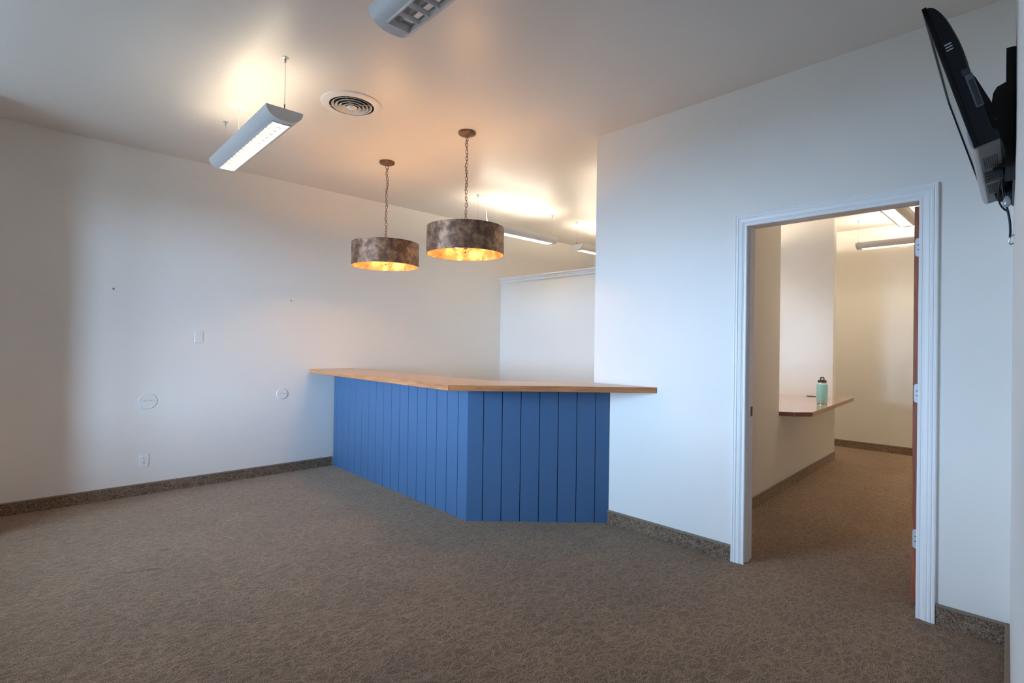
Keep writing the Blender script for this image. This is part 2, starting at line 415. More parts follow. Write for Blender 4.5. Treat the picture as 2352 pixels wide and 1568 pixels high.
# door casing: three moulded boards, mitred
PROF = [(0.0, 0.0), (0.0, 0.016), (0.004, 0.019), (0.011, 0.019), (0.0135, 0.015), (0.016, 0.015), (0.019, 0.0185), (0.027, 0.0185),
        (0.030, 0.014), (0.034, 0.014), (0.037, 0.016), (0.052, 0.0145), (0.056, 0.011), (0.059, 0.011), (0.061, 0.0075), (0.0635, 0.0075),
        (0.066, 0.0105), (0.076, 0.0105), (0.080, 0.007), (0.080, 0.0)]        # (distance in from the outer edge, thickness)
CO, CI, CT = (0.411, 1.446), 0.080, 2.232
cas = empty('trim_1', (XR, 0.93, 0)); tag(cas, kind='structure')
def casing(name, f):
    bm = NB(); a, b = [], []
    for (d, t) in PROF:
        p, q = f(d); a.append(bm.verts.new((-t, p[0] - 0.93, p[1]))); b.append(bm.verts.new((-t, q[0] - 0.93, q[1])))
    n = len(PROF)
    for i in range(n): bm.faces.new((a[i], a[(i + 1) % n], b[(i + 1) % n], b[i]))
    bm.faces.new(a); bm.faces.new(b[::-1])
    return obj(name, bm, 'trim_paint', cas)
casing('casing_board', lambda d: ((CO[1] - d, 0.0), (CO[1] - d, CT - d)))
casing('casing_board', lambda d: ((CO[0] + d, 0.0), (CO[0] + d, CT - d)))
casing('casing_board', lambda d: ((CO[1] - d, CT - d), (CO[0] + d, CT - d)))
# door jamb lining
jm = empty('trim_2', (XR, 0.93, 0)); tag(jm, kind='structure')
obj('jamb', box(NB(), 0.0, R_T + 0.004, DY1 - 0.93 - 0.002, DY1 - 0.93 + 0.012, 0, DZ), 'trim_paint', jm)
obj('jamb', box(NB(), 0.0, R_T + 0.004, DY0 - 0.93 - 0.012, DY0 - 0.93 + 0.002, 0, DZ), 'trim_paint', jm)
obj('head_jamb', box(NB(), 0.0, R_T + 0.004, DY0 - 0.93, DY1 - 0.93, DZ - 0.004, DZ + 0.01), 'trim_paint', jm)
obj('door_stop', box(NB(), 0.045, 0.075, DY1 - 0.93 - 0.012, DY1 - 0.93, 0, DZ), 'trim_paint', jm)
obj('strike_plate', box(NB(), 0.100, 0.128, DY1 - 0.93 - 0.0045, DY1 - 0.93 + 0.002, 0.93, 0.995, 0.002), 'bronze_chain', jm)
# crown capping of the half wall
cp = empty('trim_3', (PX, 4.33, 2.20)); tag(cp, kind='structure')
CPROF = [(0.0, 0.060), (-0.012, 0.062), (-0.016, 0.072), (-0.016, 0.084), (-0.022, 0.090), (-0.026, 0.104), (-0.036, 0.116), (-0.040, 0.118), (-0.040, 0.131), (0.165, 0.131), (0.165, 0.118), (0.12, 0.070), (0.0, 0.070)]
obj('capping', extrude_poly(NB(), [(x, -1.31, z) for x, z in CPROF], (0, 2.59, 0)), 'trim_paint', cp)

# the open door, seen edge-on
dr = empty('door_1', (3.560, 0.5125, 0.012)); tag(dr, kind='structure')
obj('door_leaf', box(NB(), 0.0, 0.90, -0.0225, 0.0225, 0, 2.146, 0.0015), 'door_wood', dr)
def rounded_plate(w0, w1, z0, z1, r, x0, x1):
    pts = [(w0, z0), (w1 - r, z0)] + [(w1 - r + r*math.sin(a), z0 + r - r*math.cos(a)) for a in [R(15*i) for i in range(1, 6)]] + [(w1, z0 + r), (w1, z1 - r)] + \
          [(w1 - r + r*math.cos(a), z1 - r + r*math.sin(a)) for a in [R(15*i) for i in range(1, 6)]] + [(w1 - r, z1), (w0, z1)]
    return extrude_poly(NB(), [(x0, y, z) for y, z in pts], (x1 - x0, 0, 0))
for (za, zb2) in ((0.294, 0.396), (1.081, 1.182), (1.873, 1.973)):
    hg = obj('hinge', rounded_plate(-0.0215, 0.018, za, zb2, 0.013, -0.002, 0.0004), 'hinge_metal', dr)
    for k, dz in enumerate((0.014, 0.038, 0.063, 0.087)):
        yy = 0.001 if k in (1, 2) else -0.008
        obj('screw', lathe(NB(), [(0, 0.0), (0.0035, 0.0), (0.0035, 0.001), (0.0, 0.001)], 10), 'grey_plastic', hg, loc=(-0.0022, yy + 0.004, za + dz), rot=(0, R(-90), 0))
    obj('hinge_knuckle', lathe(NB(), [(0, za), (0.006, za), (0.006, zb2), (0, zb2)], 12, center=(-0.006, -0.028, 0)), 'hinge_metal', dr, 40)
for s in (-1, 1):
    kn = obj('door_knob', lathe(NB(), [(0, 0.06), (0.022, 0.058), (0.028, 0.045), (0.022, 0.030), (0.010, 0.024), (0.010, 0.008), (0.030, 0.006), (0.030, 0.0)], 20), 'steel', dr, 40)
    kn.location = (0.84, s*0.0225, 0.95); kn.rotation_euler = (R(-90*s), 0, 0)

# ------------------------------------------------------------------ reception counter
A0, A1, B1 = Vector((2.663, 5.61)), Vector((2.603, 3.172)), Vector((3.403, 2.403))
CTOP = 1.040                                     # underside of the worktop
cb = empty('reception_counter', (A1.x, A1.y, 0))
tag(cb, 'blue painted plank-clad reception counter front under the oak bar top', 'counter')
LA, LB = (A1 - A0).length, (B1 - A1).length
def off(v): return Vector((v.x - A1.x, v.y - A1.y))
dA, dB = (A1 - A0).normalized(), (B1 - A1).normalized()
nA, nB = Vector((-dA.y, dA.x)), Vector((-dB.y, dB.x))     # into the counter
TH = 0.016
cin = Vector((0.052, 0.036))
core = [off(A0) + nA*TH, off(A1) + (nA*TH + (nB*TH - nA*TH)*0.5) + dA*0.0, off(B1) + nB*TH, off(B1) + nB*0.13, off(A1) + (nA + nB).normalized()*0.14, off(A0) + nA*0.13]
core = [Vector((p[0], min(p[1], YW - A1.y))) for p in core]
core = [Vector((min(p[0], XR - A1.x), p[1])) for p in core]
obj('counter_core', prism(NB(), core, 0, CTOP), 'joint_shade', cb)
PLK = {}
def plank(start, d, n, s0, s1):
    wd = round(s1 - s0 - 0.0050, 3)
    if wd not in PLK:
        bm = NB(); c = 0.0012
        extrude_poly(bm, [(-wd/2, TH, 0), (wd/2, TH, 0), (wd/2, c, 0), (wd/2 - c, 0, 0), (-wd/2 + c, 0, 0), (-wd/2, c, 0)], (0, 0, CTOP - 0.002))
        bmesh.ops.recalc_face_normals(bm, faces=bm.faces[:])
        me = bpy.data.meshes.new('plank'); bm.to_mesh(me); bm.free(); me.materials.append(MATS['blue_paint']); PLK[wd] = me
    p = off(start) + d*((s0 + s1)/2)
    obj('plank', PLK[wd], None, cb, loc=(p.x, p.y, 0.001), rot=(0, 0, math.atan2(d.y, d.x)))
sA = [0.012, 0.083] + [0.083 + 0.1487*i for i in range(1, 16)] + [LA + 0.0017]
for i in range(len(sA) - 1): plank(A0, dA, nA, sA[i], sA[i + 1])
sB = [-0.0017, 0.1235] + [0.1235 + 0.1455*i for i in range(1, 7)] + [LB - 0.006]
for i in range(len(sB) - 1): plank(A1, dB, nB, sB[i], sB[i + 1])

wt = empty('counter_worktop', (2.6, 3.2, CTOP))
tag(wt, 'angled oak bar top with an orange-brown edge on the blue counter', 'worktop')
W = [(2.389, 5.608), (2.290, 3.010), (3.401, 2.002), (3.401, 2.572), (2.83, 3.225), (2.862, 5.608)]
W = [(x - 2.6, y - 3.2) for x, y in W]
obj('top_panel', prism(NB(), W, 0.0, 0.0405, 0.0012), 'oak_top', wt)
def edge_band(parent, p, q, m, z0=0.0, z1=0.041, t=0.004, trim=0.0012):
    p, q = Vector(p), Vector(q); d = q - p; L_ = d.length
    bm = box(NB(), -L_/2 - 0.0005, L_/2 - trim, -t, 0.0, z0, z1, 0.001)
    c = (p + q)/2
    return obj('edge_band', bm, m, parent, loc=(c.x, c.y, 0), rot=(0, 0, math.atan2(d.y, d.x)))
edge_band(wt, W[0], W[1], 'oak_edge'); edge_band(wt, W[1], W[2], 'oak_edge')
edge_band(wt, W[3], W[4], 'oak_edge'); edge_band(wt, W[4], W[5], 'oak_edge')

# ------------------------------------------------------------------ desk shelf in the corridor
DKZ = 0.736
dk = empty('desk_ledge', (6.4, 1.8, DKZ)); tag(dk, 'glossy oak ledge with clipped corners on the low corridor wall', 'desk')
D = [(5.312, 1.826), (5.366, 1.700), (5.507, 1.592), (7.60, 1.735), (7.64, 1.80), (7.50, 1.93), (7.485, 1.965), (7.355, 1.965), (7.355, 2.62), (5.312, 2.62)]
D = [(x - 6.4, y - 1.8) for x, y in D]
obj('top_panel', prism(NB(), D, 0.0, 0.040, 0.001), 'oak_top_x', dk)
for i in range(5): edge_band(dk, D[i], D[i + 1], 'desk_edge', 0, 0.0402, 0.003, 0.006 if i == 0 else 0.001)
obj('cable_grommet', prism(NB(), [(0.945 + 0.012*math.cos(a), 0.335 + 0.055*math.sin(a)) for a in [R(20*i) for i in range(18)]], 0.040, 0.046), 'dark_hole', dk)

# water bottle
bt = empty('water_bottle', (6.472, 1.774, DKZ + 0.0402)); tag(bt, 'turquoise insulated water bottle with a black handled cap on the ledge', 'bottle')
obj('base_ring', lathe(NB(), [(0, 0), (0.046, 0), (0.050, 0.004), (0.050, 0.018), (0, 0.018)], 40), 'bottle_steel', bt, 40)
obj('body', lathe(NB(), [(0, 0.018), (0.0525, 0.018), (0.053, 0.022), (0.053, 0.205), (0.0515, 0.212), (0.046, 0.219), (0, 0.219)], 48), 'bottle_teal', bt, 40)
obj('neck', lathe(NB(), [(0, 0.219), (0.045, 0.219), (0.040, 0.225), (0.040, 0.236), (0, 0.236)], 40), 'bottle_steel', bt, 40)
cap = obj('cap', lathe(NB(), [(0, 0.234), (0.043, 0.234), (0.043, 0.247), (0.039, 0.258), (0.024, 0.264), (0, 0.264)], 40), 'bottle_cap_black', bt, 40)
hb = tube(NB(), [(-0.016, 0, 0.258), (-0.016, 0, 0.281), (-0.012, 0, 0.287), (0.012, 0, 0.287), (0.016, 0, 0.281), (0.016, 0, 0.258)], 0.0065, 8)
hd = obj('cap_handle', hb, 'bottle_cap_black', cap, 60); hd.rotation_euler = (0, 0, R(-78))
def text_mesh(name, s, size, depth=0.0004):
    cu = bpy.data.curves.new(name, 'FONT'); cu.body = s; cu.size = size; cu.align_x = 'CENTER'; cu.extrude = depth; cu.space_character = 1.5
    t = bpy.data.objects.new(name, cu); COL.objects.link(t)
    dg = bpy.context.evaluated_depsgraph_get(); me = bpy.data.meshes.new_from_object(t.evaluated_get(dg))
    bpy.data.objects.remove(t); bpy.data.curves.remove(cu)
    return me
me = text_mesh('lettering', 'YETI', 0.017)
for v in me.vertices:                        # wrapped round the body, facing the doorway
    a = v.co.x/0.053 + R(195.3); rr = 0.0532 + v.co.z
    v.co = (rr*math.cos(a), rr*math.sin(a), 0.030 + v.co.y)
me.materials.clear(); me.materials.append(MATS['bottle_steel'])
obj('lettering', me, None, bt)

# ------------------------------------------------------------------ suspended linear lights
FL, FW, FD = 1.27, 0.212, 0.073
def fix_z(x):
    a = min(1.0, abs(x)/(FW/2)); return -FD*(1 - a**2.6)**(1/2.0)
def build_linear(on, both=True, lamp='tube_glow'):
    root = empty('linear_light')
    hs, xs = 0.052, []
    n = 22
    xs = [-(FW/2)*math.cos(math.pi*i/n) for i in range(n + 1)]
    for e in (-hs, hs):
        k = min(range(n + 1), key=lambda i: abs(xs[i] - e)); xs[k] = e
    ysl = [-FL/2, -FL/2 + 0.055, FL/2 - 0.055, FL/2]
    bm = NB()
    T = 0.0025
    for inner in (0, 1):
        g = [[bm.verts.new((x*(1 - inner*2*T/FW), y, fix_z(x)*(1 - inner*T/FD))) for y in ysl] for x in xs]
        for i in range(n):
            for j in range(3):
                if j == 1 and xs[i] >= -hs - 1e-6 and xs[i + 1] <= hs + 1e-6: continue
                bm.faces.new((g[i][j], g[i + 1][j], g[i + 1][j + 1], g[i][j + 1]))
    obj('housing', bm, 'light_housing_paint', root, 40)
    for s in (-1, 1):
        extr = extrude_poly(NB(), [(x, s*FL/2, fix_z(x)) for x in xs], (0, s*0.004, 0))
        obj('end_cap', extr, 'light_housing_paint', root)
        obj('top_lip', box(NB(), s*0.095 - 0.010, s*0.095 + 0.010, -FL/2, FL/2, -0.004, -0.001), 'light_housing_paint', root)
        # sloped reflector beside the louver
        bm = NB(); q = [bm.verts.new(p) for p in ((s*hs, -FL/2 + 0.056, -FD*0.93), (s*hs, FL/2 - 0.056, -FD*0.93), (s*(hs + 0.010), FL/2 - 0.056, -0.040), (s*(hs + 0.010), -FL/2 + 0.056, -0.040))]
        bm.faces.new(q); obj('reflector', bm, 'louver_metal', root)
        bm = box(NB(), s*hs - 0.003, s*hs + 0.003, -FL/2 + 0.053, FL/2 - 0.053, -FD - 0.001, -FD*0.86); obj('louver_rim', bm, 'louver_metal', root)
        bm = box(NB(), -hs, hs, s*(FL/2 - 0.055) - 0.003, s*(FL/2 - 0.055) + 0.003, -FD - 0.002, -FD*0.6); obj('louver_rim', bm, 'louver_metal', root)
    nb = 15
    bm = NB(); extrude_poly(bm, [(-hs, -0.0012, -FD + 0.003), (-hs, 0.0012, -FD + 0.003), (-hs, 0.006, -0.050), (-hs, -0.006, -0.050)], (2*hs, 0, 0))
    bmesh.ops.recalc_face_normals(bm, faces=bm.faces[:])
    me = bpy.data.meshes.new('louver_blade'); bm.to_mesh(me); bm.free(); me.materials.append(MATS['louver_metal'])
    for k in range(nb):
        obj('louver_blade', me, None, root, loc=(0, -FL/2 + 0.055 + (FL - 0.11)*(k + 1)/(nb + 1), 0))
    for s, tz in ((-1, -0.006), (1, -0.006), (0, -0.034)):     # two lamps facing the ceiling, one over the louver
        lit = on and (both or s >= 0)
        obj('tube', lathe(NB(), [(0, -0.585), (0.012, -0.585), (0.013, -0.58), (0.013, 0.58), (0.012, 0.585), (0, 0.585)], 12), lamp if lit else 'tube_glass_off', root, 40, loc=(s*0.040, 0, tz), rot=(R(90), 0, 0))
    drop = CH - LZ
    for s in (-1, 1):                          # cable hangers near both ends
        y = s*(FL/2 - 0.006)
        hg = obj('hanger_cable', tube(NB(), [(0, y, 0), (0, y, drop - 0.004)], 0.0012, 6), 'galvanised', root)
        obj('gripper', lathe(NB(), [(0, 0), (0.003, 0), (0.0035, 0.022), (0.002, 0.03), (0, 0.03)], 10, center=(0, y, 0)), 'grey_plastic', hg, 40)
        obj('ceiling_cup', lathe(NB(), [(0, -0.030), (0.005, -0.030), (0.006, -0.006), (0.018, -0.003), (0.018, 0.0), (0, 0.0)], 16, center=(0, y, drop)), 'galvanised', hg, 40)
        obj('cross_bar', box(NB(), -0.09, 0.09, y - s*0.014 - 0.006, y - s*0.014 + 0.006, -0.012, -0.004), 'light_housing_paint', root)
    return root
LZ = 2.746
def feed(root, y, side=0.0):                   # round canopy with its white feed cord
    drop = CH - LZ
    cn = obj('feed_canopy', lathe(NB(), [(0, -0.010), (0.030, -0.010), (0.062, -0.006), (0.066, 0.0), (0, 0.0)], 36, center=(side, y, drop)), 'cord_white', root, 40)
    obj('feed_cord', tube(NB(), bez((side, y, drop - 0.008), (side - 0.012, y + 0.01, drop*0.6), (side*0.3, y + 0.02, drop*0.35), (0.02, y - 0.05, -0.01)), 0.0042, 8), 'cord_white', cn, 40)
GL = 'suspended linear lights'
lin_on = build_linear(True); lin_one = build_linear(True, False, 'tube_glow_aged'); lin_mid = build_linear(True, True, 'tube_glow_mid')
lin_off = build_linear(False)
def place(root, x, y, rz, label):
    root.location = (x, y, LZ); root.rotation_euler = (0, 0, rz); tag(root, label, 'ceiling light', GL); return root
spots = [
    (1.185, 3.800, R(-1.2), 'lit grey linear light hung over the lobby before the long blank wall', 0.27, 0.0),
    (4.430, 4.510, R(90), 'linear light hung behind the bronze drum pendants, its white strip showing', 0.50, 0.0),
    (6.190, 4.510, R(90), 'linear light above the white half wall, cut off by the tall wall edge', -0.30, 0.0),
    (4.850, 2.860, R(90), 'linear light over the office behind the tall wall', 0.27, 0.0),
    (6.450, 2.860, R(90), 'added unseen linear light over the back of the office behind the tall wall', 0.27, 0.0),  # unseen fixture added to brighten the office back wall
    (8.010, 3.000, R(0), 'added unseen linear light round the corner at the end of the corridor', -0.10, 0.0),  # unseen fixture added to lift the light at the corridor's end
    (6.170, 1.080, R(90), 'near corridor light with silver louver just under the door head', -0.45, 0.0),
    (7.950, 1.150, R(0), 'far corridor light hung across the end wall behind the doorway', -0.10, 0.0),
]
for i, (x, y, rz, lb, fy, fx) in enumerate(spots):
    o = lin_one if i == 0 else (lin_mid if i == 1 else copy_tree(mid_src if i == 2 else lin_on))
    if i == 1: mid_src = copy_tree(lin_mid)
    place(o, x, y, rz, lb); feed(o, fy, fx)
for src in (lin_on, mid_src):                  # the pattern pieces themselves are not hung
    for ch in list(src.children):
        for g in list(ch.children): bpy.data.objects.remove(g)
        bpy.data.objects.remove(ch)
    bpy.data.objects.remove(src)
place(lin_off, 1.140, 1.310, R(-1.2), 'unlit grey linear light with open louver at the top edge of the view')
feed(lin_off, -0.3)

# ------------------------------------------------------------------ pendant lamps
def chain_link_mesh():
    bm = NB(); pts = []
    a, b, n = 0.0085, 0.0145, 20
    for i in range(n):
        t = 2*math.pi*i/n
        pts.append((a*math.cos(t), 0, (b - a)*(1 if math.sin(t) > 0 else -1) + a*1.15*math.sin(t)))
    tube(bm, pts, 0.0021, 6, closed=True)
    me = bpy.data.meshes.new('chain_link'); bm.to_mesh(me); bm.free(); me.materials.append(MATS['bronze_chain'])
    for p in me.polygons: p.use_smooth = True
    return me
LINK = chain_link_mesh()
ZB, ZT, PR = 2.080, 2.292, 0.305
def pendant(x, y, label, seed, kink):
    rd = random.Random(seed)
    root = empty('pendant_lamp', (x, y, CH)); tag(root, label, 'pendant lamp', 'drum pendants over the counter')
    zb, zt = ZB - CH, ZT - CH
    obj('canopy', lathe(NB(), [(0, -0.034), (0.010, -0.034), (0.058, -0.022), (0.068, -0.016), (0.070, -0.010), (0.070, 0.0), (0, 0.0)], 40), 'bronze_chain', root, 35)
    sh = obj('shade', lathe(NB(), [(PR - 0.002, zb), (PR, zb + 0.001), (PR, zt - 0.001), (PR - 0.002, zt), (PR - 0.003, zt), (PR - 0.003, zb)], 96, closed=True), 'bronze_shade', root, 40)
    obj('lining', lathe(NB(), [(PR - 0.0035, zb + 0.002), (PR - 0.0035, zt - 0.002)], 96), 'gold_lining', sh, 60)
    obj('seam', box(NB(), PR - 0.006, PR - 0.0035, -0.009, 0.009, zb + 0.002, zt - 0.002), 'gold_lining', sh, rot=(0, 0, R(25)))
    # spider arms, socket cluster, bulbs, finial
    zs = zt - 0.045
    fr = obj('socket_frame', lathe(NB(), [(0, zb + 0.045), (0.016, zb + 0.047), (0.022, zb + 0.06), (0.022, zs), (0.012, zs + 0.012), (0.007, zs + 0.02), (0.007, zt + 0.035), (0, zt + 0.035)], 20), 'bronze_chain', root, 40)
    for k in range(3):
        a = R(120*k + 30); c, s = math.cos(a), math.sin(a)
        obj('spider_arm', tube(NB(), [(0.01*c, 0.01*s, zs + 0.012), ((PR - 0.004)*c, (PR - 0.004)*s, zs + 0.012)], 0.0035, 6), 'bronze_chain', fr)
        a += R(60); c, s = math.cos(a), math.sin(a)
        st = obj('socket', tube(NB(), [(0.018*c, 0.018*s, zs - 0.03), (0.060*c, 0.060*s, zs - 0.055)], 0.013, 12), 'cord_white', fr, 40)
        p0, p1 = Vector((0.060*c, 0.060*s, zs - 0.055)), Vector((0.135*c, 0.135*s, zs - 0.085))
        bm = lathe(NB(), [(0, 0), (0.011, 0.0), (0.013, 0.012), (0.024, 0.038), (0.027, 0.055), (0.020, 0.072), (0, 0.080)], 16)
        bl = obj('bulb', bm, 'bulb_glow', fr, 60); bl.location = p0
        bl.rotation_euler = (p1 - p0).to_track_quat('Z', 'Y').to_euler()
    obj('finial', lathe(NB(), [(0, zb + 0.012), (0.006, zb + 0.014), (0.009, zb + 0.021), (0.006, zb + 0.028), (0.003, zb + 0.031), (0.003, zb + 0.046), (0, zb + 0.046)], 14), 'bronze_chain', fr, 60)
    # hanging loops, chain, lead
    def ring(z, r, ang):
        tube_pts = [(r*math.cos(t), 0, z + r*math.sin(t)) for t in [2*math.pi*i/18 for i in range(18)]]
        obj('loop', tube(NB(), tube_pts, 0.0026, 6, closed=True), 'bronze_chain', root, 60, rot=(0, 0, ang))
    ring(-0.052, 0.019, R(20)); ring(zt + 0.052, 0.018, R(100))
    ztop, zbot = -0.076, zt + 0.074
    pitch = 0.0262; n = round((ztop - zbot)/pitch); pitch = (ztop - zbot)/n
    for k in range(n + 1):
        z = ztop - pitch*k; f = k/n
        dx = kink*math.exp(-((f - 0.17)/0.09)**2)
        obj('chain_link', LINK, None, root, loc=(dx*0.6, -dx*0.6, z), rot=(R(rd.uniform(-6, 6)), R(rd.uniform(-5, 5)), R(45 + 90*(k % 2) + rd.uniform(-14, 14))))
    pts = []
    for k in range(41):
        f = k/40; z = -0.034 + (zs + 0.034)*f if False else -0.034 - (0.034*-1 + 0.034 + (-(zt + 0.02)) - 0.034)*f
        wv = 0.010*math.sin(f*23 + seed) + 0.004*math.sin(f*51)
        pts.append((wv*0.7 + (0.05*max(0, f - 0.93)/0.07 if kink else 0), -wv*0.7, z))
    obj('power_lead', tube(NB(), pts, 0.0019, 6), 'bronze_chain', root, 60)
    return root
pendant(2.612, 3.244, 'nearer and larger-looking bronze drum pendant over the counter corner', 3, 0.0)
pendant(2.528, 4.311, 'farther bronze drum pendant nearer the long blank wall', 8, 0.012)

# ------------------------------------------------------------------ round ceiling diffuser
vt = empty('ceiling_vent', (1.738, 3.453, CH)); tag(vt, 'round white ceiling diffuser of concentric rings with a centre knob', 'vent')
obj('flange', lathe(NB(), [(0.208, 0.0), (0.206, -0.006), (0.190, -0.010), (0.165, -0.014), (0.152, -0.013), (0.150, -0.004), (0.150, 0.0)], 72), 'vent_paint', vt, 50)
obj('throat', lathe(NB(), [(0.150, -0.012), (0.150, -0.001), (0.0, -0.001)], 72), 'dark_hole', vt, 30)
for k, r in enumerate((0.128, 0.102, 0.077, 0.053)):
    z = -0.013 - 0.004*k
    obj('diffuser_ring', lathe(NB(), [(r + 0.010, z), (r + 0.009, z - 0.003), (r - 0.006, z + 0.009), (r - 0.008, z + 0.011), (r - 0.006, z + 0.012), (r + 0.008, z + 0.001)], 64, closed=True), 'vent_paint', vt, 50)
obj('center_cone', lathe(NB(), [(0.0, -0.036), (0.006, -0.036), (0.010, -0.030), (0.034, -0.026), (0.037, -0.023), (0.018, -0.006), (0, -0.006)], 40), 'vent_paint', vt, 50)
obj('damper_knob', lathe(NB(), [(0, -0.056), (0.008, -0.056), (0.011, -0.050), (0.009, -0.044), (0.003, -0.042), (0.003, -0.034), (0, -0.034)], 20), 'vent_paint', vt, 50)
for k in range(4):
    a = R(45 + 90*k)
    obj('spoke', box(NB(), 0.03, 0.150, -0.0015, 0.0015, -0.010, -0.004), 'vent_paint', vt, rot=(0, 0, a))

# ------------------------------------------------------------------ plates on the long wall
def plate_bm(hw, hh, t, b):
    bm = NB()
    a = [bm.verts.new((x, 0.0, z)) for x, z in ((-hw, -hh), (hw, -hh), (hw, hh), (-hw, hh))]
    m_ = [bm.verts.new((x, -t*0.45, z)) for x, z in ((-hw, -hh), (hw, -hh), (hw, hh), (-hw, hh))]
    c = [bm.verts.new((x, -t, z)) for x, z in ((-hw + b, -hh + b), (hw - b, -hh + b), (hw - b, hh - b), (-hw + b, hh - b))]
    for p, q in ((a, m_), (m_, c)):
        for i in range(4): bm.faces.new((p[i], p[(i + 1) % 4], q[(i + 1) % 4], q[i]))
    bm.faces.new(c)
    return bm
def on_wall(name, x, z, label, cat, group=None):
    o = empty(name, (x, YW, z)); tag(o, label, cat, group); return o
ou = on_wall('power_outlet', 0.909, 0.302, 'white duplex power outlet low on the long left wall', 'outlet')
obj('cover_plate', plate_bm(0.0355, 0.0585, 0.0065, 0.003), 'white_plastic', ou)
for s in (-1, 1):
    rc = obj('receptacle', extrude_poly(NB(), [(0.0165*math.cos(t), -0.0078, s*0.0195 + max(-0.0135, min(0.0135, 0.0165*math.sin(t)))) for t in [2*math.pi*i/28 for i in range(28)]], (0, 0.003, 0)), 'cord_white', ou)
    for (dx, dz, hw, hh) in ((-0.0065, 0.004, 0.0014, 0.0045), (0.0065, 0.004, 0.0014, 0.0038), (0.0, -0.0075, 0.0028, 0.0028)):
        obj('slot', box(NB(), dx - hw, dx + hw, -0.0082, -0.0070, s*0.0195 + dz - hh, s*0.0195 + dz + hh), 'dark_hole', rc)
obj('screw', lathe(NB(), [(0, 0.0), (0.003, 0.0), (0.003, 0.0018), (0, 0.0018)], 12), 'steel', ou, loc=(0, -0.0062, 0), rot=(R(90), 0, 0))
bp_ = on_wall('blank_wall_plate', 1.3205, 1.407, 'plain white rectangular wall plate at mid height on the left wall', 'wall plate')
obj('cover_plate', plate_bm(0.0355, 0.057, 0.006, 0.004), 'plate_paint', bp_)
obj('center_panel', box(NB(), -0.020, 0.020, -0.0065, -0.005, -0.040, 0.040, 0.0005), 'plate_paint', bp_)
def round_plate(x, z, r, label, seed):
    o = on_wall('round_cover_plate', x, z, label, 'cover plate', 'round cover plates on the left wall')
    obj('plate', lathe(NB(), [(0, 0.0060), (r - 0.004, 0.0060), (r - 0.001, 0.0042), (r, 0.0)], 48), 'plate_paint', o, 12, rot=(R(90), 0, 0))
    rd = random.Random(seed); bm = NB(); n = 13
    top, bot = [], []
    for i in range(n):
        t = i/(n - 1); xx = (-0.72 + 1.42*t)*r
        h = (0.001 + rd.random()**2*0.008)*math.sin(math.pi*min(1, t*0.9 + 0.08)) + 0.0012
        b = rd.uniform(-0.0012, 0.0012)
        bot.append((xx, -0.0062, b + 0.006*t*0.6)); top.append((xx, -0.0062, b + h + 0.006*t*0.6))
    extrude_poly(bm, bot + top[::-1], (0, -0.0006, 0))
    obj('scrape_mark', bm, 'marker_grey', o)
    return o
round_plate(0.928, 0.826, 0.072, 'larger round wall-coloured cover plate with a scraped line, above the outlet', 4)
round_plate(2.098, 0.828, 0.058, 'smaller round cover plate with a scraped line, beside the blue counter', 9)
def anchor(x, z, label, m):
    o = on_wall('wall_anchor', x, z, label, 'wall anchor', 'old wall anchors')
    obj('collar', lathe(NB(), [(0.0028, 0.0), (0.0028, 0.003), (0.0085, 0.0025), (0.0095, 0.0)], 14), m, o, 40, rot=(R(90), 0, 0))
    obj('hole', lathe(NB(), [(0, 0.0022), (0.0045, 0.0024), (0.0045, 0.0)], 12), 'dark_hole', o, rot=(R(90), 0, 0))
anchor(0.670, 1.804, 'tiny teal plastic wall anchor on the left side of the long wall', 'teal_anchor')
anchor(2.176, 1.807, 'tiny grey screw hole above the smaller round plate', 'galvanised')

# ------------------------------------------------------------------ television on its wall mount
K = 1.12
TW, THT = 0.80*K, 0.477*K
o_tv = Vector((2.014*K, 0.165*K, CAM_H + (1.962 - CAM_H)*K))
sw, ti = R(2.04), R(15.28)
sx = Vector((math.cos(sw), math.sin(sw), 0)); nn = Vector((-math.sin(sw), math.cos(sw), 0)); zz = Vector((0, 0, 1))
upv = zz*math.cos(ti) + nn*math.sin(ti); fr_ = nn*math.cos(ti) - zz*math.sin(ti)
tv = empty('television'); tag(tv, 'black flat television tilted down on a wall mount, seen from its side', 'television')
tv.matrix_world = Matrix(((sx.x, fr_.x, upv.x, o_tv.x), (sx.y, fr_.y, upv.y, o_tv.y), (sx.z, fr_.z, upv.z, o_tv.z), (0, 0, 0, 1)))
BZ = 0.0135                                   # bezel depth
bm = NB()
bw, chin = 0.032, 0.075
box(bm, 0, bw, -BZ, 0, 0.003, THT, 0.002); box(bm, TW - bw, TW, -BZ, 0, 0.003, THT, 0.002); box(bm, 0, TW, -BZ, 0, THT - bw, THT, 0.002)
obj('bezel', bm, 'black_plastic', tv)
cpts = [(0, -BZ), (-0.002, -BZ*0.2), (0.004, 0.004), (0.02, 0.007), (0.045, 0.006), (chin, 0.0), (chin, -BZ)]
bm = extrude_poly(NB(), [(0.008, y, z) for z, y in cpts], (TW - 0.016, 0, 0)); obj('chin', bm, 'chin_silver', tv, 30)
obj('screen', box(NB(), bw - 0.002, TW - bw + 0.002, -0.010, -0.0035, chin - 0.004, THT - bw + 0.002), 'screen_glass', tv)
